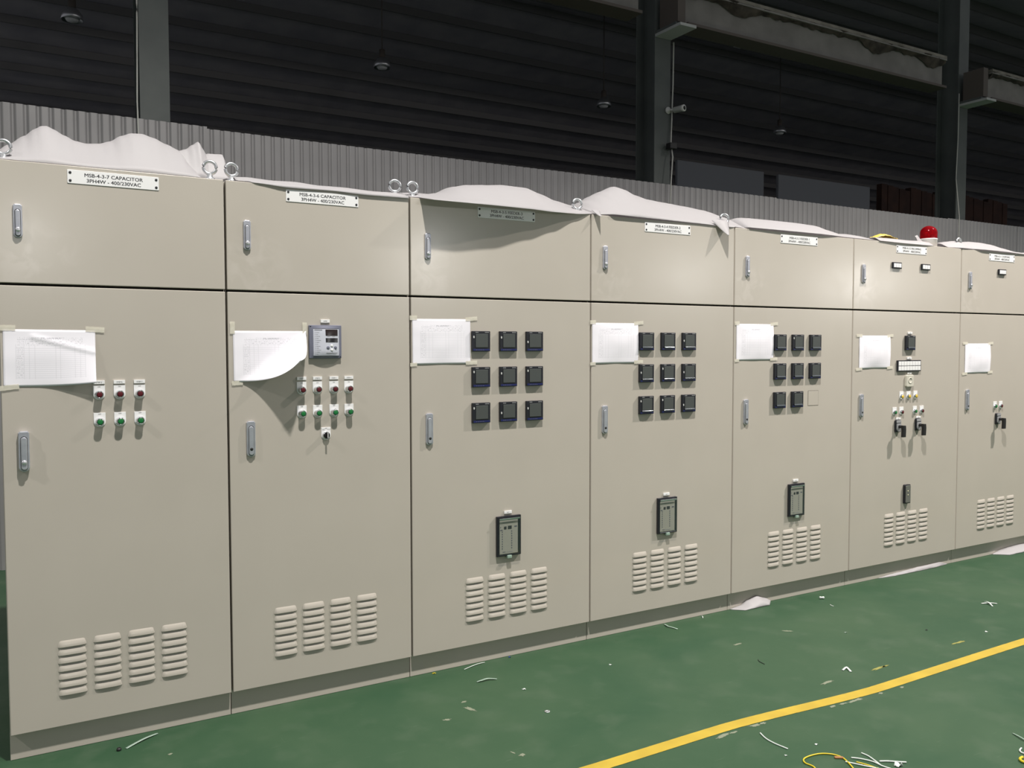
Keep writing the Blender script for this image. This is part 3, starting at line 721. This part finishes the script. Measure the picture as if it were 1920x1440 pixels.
foam('white foam sheet with one broad hump, above the FEEDER-3 nameplate',
     [(1.615, 2.262), (1.70, 2.266), (1.768, 2.266), (1.825, 2.276), (1.927, 2.318), (2.0, 2.334), (2.098, 2.343), (2.206, 2.353), (2.333, 2.352), (2.397, 2.333), (2.496, 2.303), (2.59, 2.285), (2.64, 2.27)],
     [(1.615, .012, .003), (1.655, .002, .002), (1.68, -.100, -.0205), (1.80, -.102, -.021), (2.0, -.092, -.019), (2.2, -.068, -.016), (2.35, -.045, -.016), (2.5, -.018, -.010), (2.64, .004, .003)], seed=3, nu=110, wr=.002)
foam('white foam sheet with a sharp peak at left, above the FEEDER-2 nameplate',
     [(2.66, 2.27), (2.715, 2.313), (2.789, 2.353), (2.834, 2.376), (2.92, 2.412), (2.967, 2.404), (3.034, 2.38), (3.124, 2.363), (3.243, 2.354), (3.388, 2.344), (3.537, 2.333), (3.69, 2.304), (3.74, 2.25)],
     [(2.66, .02, .005), (2.75, -.014, .006), (3.0, -.012, .004), (3.3, -.006, .002), (3.55, -.006, -.002), (3.74, .02, .004)], seed=5, nu=80, wr=.004)
o = obj('foam_scrap', MB().grid(lambda u, v: ((3.435+.125*u)*v+(3.497+.004*u)*(1-v), .02*v*v-.058*(1-v)-.012*math.sin(u*math.pi)*v-.010*v, ZT+.030*v*v-.058*(1-v)+.006*math.sin(u*math.pi)*v), 10, 10, FOAM))
o.modifiers.new('thickness', 'SOLIDIFY').thickness = .0015
tag(o, 'pointed foam corner hanging over the top right of the FEEDER-2 cabinet', 'foam scrap')
o = obj('foam_scrap', MB().grid(lambda u, v: ((2.612+.050*u)*v+(2.640+.002*u)*(1-v), .015*v*v-.042*(1-v)-.008*math.sin(u*math.pi)*v-.008*v, ZT+.022*v*v-.016*(1-v)+.004*math.sin(u*math.pi)*v), 8, 8, FOAM))
o.modifiers.new('thickness', 'SOLIDIFY').thickness = .0015
tag(o, 'small foam tip hanging at the joint left of the FEEDER-2 cabinet', 'foam scrap')
foam('low rolled foam sheet along the cabinet with eight meters',
     [(3.71, 2.23), (3.725, 2.270), (3.75, 2.288), (3.79, 2.294), (3.86, 2.296), (4.05, 2.297), (4.25, 2.296), (4.40, 2.292), (4.50, 2.272), (4.60, 2.252), (4.70, 2.256), (4.80, 2.252), (4.88, 2.235)],
     [(3.71, -.008, .006), (4.0, -.012, .006), (4.3, -.012, .006), (4.6, .005, .004), (4.88, .01, .004)], .5, .16, seed=6, nu=70, wr=.002)
foam('thin foam sheet lying left of the red beacon, under yellow scraps',
     [(4.86, 2.235), (5.0, 2.238), (5.2, 2.236), (5.36, 2.240), (5.43, 2.236)],
     [(4.86, -.006, .0), (5.1, -.010, -.003), (5.3, -.008, -.002), (5.43, .0, .0)], .4, .05, nu=40, seed=8, wr=.001)
o = obj('foam_scrap', MB().grid(lambda u, v: ((5.355+.105*u)*(1-v)+(5.335+.042*u)*v, .07+.012*v+.02*math.sin(v*2.5)*(u-.5), ZT+.004+.066*v**.8+.010*u*v), 10, 10, FOAM))
o.modifiers.new('thickness', 'SOLIDIFY').thickness = .0015
tag(o, 'torn foam strip standing up just left of the red beacon', 'foam scrap')
foam('white foam sheet humped over the top right of the beacon cabinet',
     [(5.615, 2.245), (5.70, 2.262), (5.80, 2.272), (5.88, 2.268), (5.93, 2.25)],
     [(5.615, .02, .004), (5.75, -.005, .003), (5.93, .0, .003)], .4, .10, nu=40, seed=9, wr=.002)
foam('bright foam sheet along the top of the cabinet farthest right',
     [(5.86, 2.26), (5.92, 2.275), (6.0, 2.281), (6.10, 2.282), (6.22, 2.276), (6.35, 2.258), (6.5, 2.238), (6.62, 2.235), (6.70, 2.24)],
     [(5.86, .0, .004), (6.0, -.012, .004), (6.3, -.012, .003), (6.45, -.008, .0), (6.70, -.004, .0)], .4, .12, nu=60, seed=10, wr=.002)
# yellow scraps of wrapping near the beacon
mb = MB().grid(lambda u, v: (4.925+.21*u, .06+.08*v, ZT+.036+.030*math.sin(u*math.pi)*(.5+.5*math.sin(v*math.pi))+.006*noise.noise(Vector((u*9, v*5, 2)))), 20, 8, mat('translucent_yellow_film', (.80, .58, .12), .4))
o = obj('yellow_film_scrap', mb); o.modifiers.new('thickness', 'SOLIDIFY').thickness = .001
tag(o, 'crumpled yellow film on the foam sheet left of the red beacon', 'film scrap')

# ------------------------------------------------------------------ floor markings and worn patches
L = [(1.2, -1.094), (1.85, -1.107), (2.50, -1.100), (3.34, -1.154), (4.55, -1.139), (6.0, -1.15), (9.0, -1.16), (14.0, -1.17)]
def edge(x, s): return interp(L, x)+s*.029+.0012*noise.noise(Vector((x*40, s*9, 0)))
mb = MB().grid(lambda u, v: (1.2+10.8*u, edge(1.2+10.8*u, 2*v-1), .0012), 500, 1, YELLOWP)
tag(obj('floor_line', mb), 'yellow painted line running across the green floor', 'floor line')
PALE = mat('worn_pale_patch', (.20, .22, .155), .6); YSM = mat('old_yellow_smear', (.26, .25, .06), .6)
def patchf(x, y, a, b_, ang, m, seed):
    pts = []
    for i in range(48):
        t = 2*math.pi*i/48; q = Vector((math.cos(t)*1.7+seed*3, math.sin(t)*1.7, seed)); r = .9+.55*noise.noise(q)+.45*noise.noise(q*3.1)
        px, py = a*r*math.cos(t), b_*r*math.sin(t)
        pts.append((x+px*math.cos(ang)-py*math.sin(ang), y+px*math.sin(ang)+py*math.cos(ang), .0008))
    o = obj('worn_patch', MB().poly(pts, m), FL)
for k, (x, y, a, b_, ang, m) in enumerate(((1.684, -.425, .034, .010, -1.2, PALE), (1.695, -.348, .012, .008, 0, PALE), (1.552, -.470, .018, .008, -.3, PALE),
    (1.664, -.888, .012, .010, 0, PALE), (1.645, -.855, .016, .004, -1.3, PALE), (.524, -.212, .010, .007, .5, PALE), (2.43, -1.150, .038, .009, .1, PALE), (2.49, -1.150, .02, .006, .1, PALE), (2.61, -1.148, .035, .010, -.2, PALE), (2.655, -1.15, .015, .008, 0, PALE),
    (3.03, -1.182, .02, .008, .1, PALE), (3.09, -1.186, .025, .007, -.1, PALE), (3.17, -1.190, .045, .009, 0, PALE), (3.33, -1.196, .015, .007, 0, PALE), (3.47, -1.20, .015, .006, 0, PALE),
    (3.62, -.405, .03, .010, -.6, PALE), (3.24, -.42, .03, .008, .1, PALE), (3.226, -.992, .045, .009, .05, PALE), (3.585, -.998, .065, .008, .03, YSM), (3.625, -.997, .03, .006, .03, YSM), (4.245, -.977, .06, .008, .02, YSM))):
    patchf(x, y, a, b_, ang, m, k+1.3)

# ------------------------------------------------------------------ litter on the floor
def strip(name, pts, w, m, label, cat, lift=.004, group=None):
    """flat narrow strip along a floor polyline"""
    P = []
    for i in range(len(pts)-1):
        for k in range(5):
            t = k/5; P.append((pts[i][0]*(1-t)+pts[i+1][0]*t, pts[i][1]*(1-t)+pts[i+1][1]*t))
    P.append(pts[-1]); K = len(P)-1
    def fn(u, v):
        i = min(int(round(u*K)), K); a, c_ = P[max(i-1, 0)], P[min(i+1, K)]
        d = Vector((c_[0]-a[0], c_[1]-a[1])).normalized()
        return (P[i][0]-d.y*w*(v-.5), P[i][1]+d.x*w*(v-.5), .0015+lift*math.sin(u*math.pi)+.0008*math.cos((v-.5)*3))
    o = obj(name, MB().grid(fn, K, 2, m)); s_ = o.modifiers.new('thickness', 'SOLIDIFY'); s_.thickness = .0012; s_.offset = 1
    return tag(o, label, cat, group)
def wire(name, pts, r, m, label, cat, z=None):
    P = []; n_ = len(pts)
    for i in range(n_-1):
        p0, p1, p2, p3 = pts[max(i-1, 0)], pts[i], pts[i+1], pts[min(i+2, n_-1)]
        for k in range(6):
            t = k/6
            P.append(tuple(.5*(2*p1[j]+(p2[j]-p0[j])*t+(2*p0[j]-5*p1[j]+4*p2[j]-p3[j])*t*t+(3*p1[j]-p0[j]-3*p2[j]+p3[j])*t**3) for j in range(2)))
    P.append(pts[-1])
    return tag(obj(name, MB().tube([(p[0], p[1], r+.0005) for p in P], r, m, 8)), label, cat)
def scrap(name, x, y, a, m, label, cat='scrap', h=.005):
    mb = MB(); rnd = random.Random(int(x*1000))
    mb.grid(lambda u, v: (x+a*(u-.5)*2+rnd.uniform(-.2, .2)*a, y+a*(v-.5)*1.4+rnd.uniform(-.2, .2)*a, .001+h*rnd.random()*(1 if 0 < u < 1 else .3)), 3, 3, m)
    o = obj(name, mb); o.modifiers.new('thickness', 'SOLIDIFY').thickness = .0008
    return tag(o, label, cat)
strip('plastic_strip', [(.383, -.083), (.45, -.04), (.505, -.006)], .011, CLEARW, 'milky plastic strip lying against the leftmost cabinet plinth', 'plastic strip')
tag(obj('black_plug', MB().lathe([(.008, 0), (.009, .004), (.007, .010)], (.358, -.084, .0005), 'z', BLACKM, 12)), 'small black plug beside the milky strip at the left', 'plug')
strip('cable_tie', [(1.862, -.020), (1.94, .0), (1.99, .012)], .004, WHITEW, 'thin white tie lying at the plinth of the third cabinet from left', 'cable tie')
strip('film_strip', [(1.843, -.184), (1.87, -.192), (1.90, -.188), (1.94, -.200)], .009, CLEARW, 'crumpled clear film strip in front of the third cabinet', 'film strip', .008)
scrap('paper_scrap', 1.989, -.361, .008, WHITEW, 'small white scrap on open floor, in front of the third cabinet')
tag(obj('washer', MB().lathe([(.005, .0), (.012, .0), (.012, .002), (.005, .002), (.005, 0)], (1.953, -.612, .0005), 'z', STEEL, 20, cap=False)), 'small round washer on the open green floor', 'washer')
strip('plastic_strip', [(3.118, .015), (3.105, -.030), (3.127, -.085)], .010, CLEARW, 'curved milky strip lying in front of the FEEDER-2 cabinet', 'plastic strip')
strip('cable_tie', [(3.395, .018), (3.385, .0), (3.374, -.013)], .004, WHITEW, 'short white tie end at the plinth of the FEEDER-2 cabinet', 'cable tie')
scrap('plastic_chip', 2.50, -.32, .006, WHITEW, 'tiny white chip on open floor, in front of the FEEDER-3 vents')
strip('cable_tie', [(4.997, -.642), (5.035, -.666), (5.075, -.690)], .012, WHITEW, 'wide white offcut of the crossed pair at the far right', 'offcut')
strip('cable_tie', [(5.046, -.630), (5.025, -.668), (4.998, -.710)], .008, WHITEW, 'narrow white offcut crossing over the wide one at the far right', 'offcut', .010)
strip('folded_offcut', [(3.406, -.932), (3.448, -.920), (3.424, -.964)], .010, WHITEW, 'V-shaped white offcut just above the yellow line', 'offcut')
tag(obj('plastic_connector', MB().lathe([(.006, -.014), (.008, -.010), (.005, 0), (.008, .010), (.006, .014)], (0, 0, 0), 'y', WHITEW, 10), None, (4.255, -.098, .009), (0, 0, 1.0)), 'small white bone-shaped connector in front of the eight-meter cabinet', 'connector')
wire('cable_tie', [(2.572, -1.211), (2.556, -1.255), (2.553, -1.300), (2.562, -1.36)], .0026, WHITEW, 'curved white tie lying just below the yellow line', 'cable tie')
scrap('plastic_chip', 2.688, -1.387, .006, WHITEW, 'tiny white chip between the curved tie and the loose wires')
scrap('plastic_chip', 4.53, -.952, .007, WHITEW, 'tiny white chip above the yellow line, toward the right edge')
scrap('plastic_chip', 4.278, -.774, .006, BLACKM, 'tiny black chip on the floor at the right')
scrap('plastic_chip', 3.868, -.58, .008, CLEARW, 'pale chip on the floor in front of the eight-meter cabinet')
scrap('plastic_chip', 2.517, -1.392, .005, WHITEW, 'tiny white chip below the tail of the curved tie')
wire('fine_strand', [(4.20, -.205), (4.192, -.222), (4.193, -.236)], .002, WHITEW, 'tiny white strand right of the bone-shaped connector', 'strand')
wire('fine_strand', [(3.165, -.63), (3.150, -.654), (3.146, -.69)], .0015, BLACKM, 'thin black strand on the floor above the yellow line', 'strand')
wire('yellow_wire', [(2.500, -1.56), (2.534, -1.508), (2.531, -1.470), (2.551, -1.447), (2.593, -1.442), (2.638, -1.450), (2.672, -1.475), (2.683, -1.505), (2.678, -1.53), (2.650, -1.585), (2.62, -1.62)], .0028, YELW, 'loop of yellow wire at the bottom edge of the photo', 'wire')
tag(obj('brown_lug', MB().box(-.016, .016, -.006, .006, 0, .006, BROWN, .002), None, (2.672, -1.505, .0005), (0, 0, -.6)), 'brown scrap lying inside the yellow wire loop', 'scrap')
wire('white_wire', [(2.776, -1.523), (2.778, -1.548), (2.772, -1.575), (2.755, -1.625)], .0026, WHITEW, 'white wire end pointing up, topmost of the loose bundle', 'wire')
wire('white_wire', [(2.712, -1.528), (2.735, -1.552), (2.755, -1.590), (2.757, -1.63), (2.77, -1.67)], .0026, WHITEW, 'long white wire in the loose bundle, curving under the topmost end', 'wire')
wire('white_wire', [(2.667, -1.538), (2.690, -1.575), (2.705, -1.60), (2.729, -1.635)], .0026, WHITEW, 'white wire of the bundle, nearest the yellow loop', 'wire')
wire('yellow_wire', [(2.70, -1.560), (2.712, -1.585), (2.72, -1.61), (2.728, -1.65)], .0026, YELW, 'short yellow wire lying among the white bundle', 'wire')
wire('white_wire', [(2.778, -1.600), (2.805, -1.615), (2.83, -1.635), (2.856, -1.655)], .003, WHITEW, 'white wire of the bundle reaching right toward a crumpled piece', 'wire')
scrap('crumpled_insulation', 2.812, -1.655, .014, WHITEW, 'crumpled white piece at the right end of the wire bundle', 'scrap', .02)
strip('plastic_strip', [(3.436, -1.715), (3.415, -1.765), (3.40, -1.81)], .006, CLEARW, 'milky strip cut off by the right edge of the photo', 'plastic strip')
wire('cable_tie', [(3.335, -1.805), (3.312, -1.812), (3.300, -1.825), (3.305, -1.84), (3.33, -1.845)], .003, WHITEW, 'hook-shaped white tie at the right edge near the bottom', 'cable tie')
wire('yellow_wire', [(3.262, -1.850), (3.240, -1.853), (3.228, -1.868), (3.235, -1.885), (3.26, -1.89)], .005, YELW, 'yellow curl in the bottom right corner', 'wire')
scrap('plastic_chip', 2.13, .012, .006, BLUEP, 'tiny blue chip at the plinth of the FEEDER-3 cabinet')
scrap('plastic_chip', 1.72, .010, .008, YELW, 'tiny yellow chip at the plinth joint, left end of the FEEDER-3 cabinet')
# torn foam creeping out from under the plinths
def torn(label, pts_top, y_out, seed):
    x0, x1 = pts_top[0][0], pts_top[-1][0]
    def fn(u, v):
        x = x0+(x1-x0)*u; h = interp(pts_top, x)
        y = .026-(.026-y_out)*math.sin((1-v)*math.pi/2)*min(1, 5*u, 5*(1-u))
        return (x, y+.004*noise.noise(Vector((x*18, v*3, seed))), .0015+h*v)
    o = obj('torn_foam', MB().grid(fn, 40, 6, FOAM)); s_ = o.modifiers.new('thickness', 'SOLIDIFY'); s_.thickness = .001; s_.offset = 1
    return tag(o, label, 'torn foam')
torn('torn foam curling up at the plinth of the eight-meter cabinet', [(3.62, .004), (3.70, .012), (3.76, .035), (3.83, .052), (3.90, .028), (3.95, .006)], -.03, 1)
torn('thin torn foam lining the plinth foot of the beacon cabinet', [(4.95, .003), (5.1, .012), (5.4, .022), (5.6, .024), (5.69, .004)], .008, 2)
torn('torn foam spilling out under the cabinet farthest right', [(6.24, .004), (6.33, .022), (6.45, .030), (6.58, .034), (6.70, .03)], -.05, 3)

# repeats that belong together
GROUPS = {'steel_column': 'steel columns behind the corrugated wall', 'runway_beam': 'crane runway beams on the columns', 'hanging_cable': 'pale cables hanging on the columns',
          'partition_board': 'dim boards beyond the wall', 'foam_scrap': 'loose foam scraps on the cabinet tops', 'torn_foam': 'torn foam along the plinths',
          'plastic_strip': 'milky plastic strips on the floor', 'cable_tie': 'white tie ends and offcuts on the floor', 'plastic_chip': 'small chips on the floor',
          'fine_strand': 'fine strands on the floor', 'white_wire': 'loose white wires on the floor', 'yellow_wire': 'loose yellow wires on the floor'}
for o in bpy.data.objects:
    k = o.name.split('.')[0]
    if o.parent is None and k in GROUPS and 'label' in o.keys(): o['group'] = GROUPS[k]
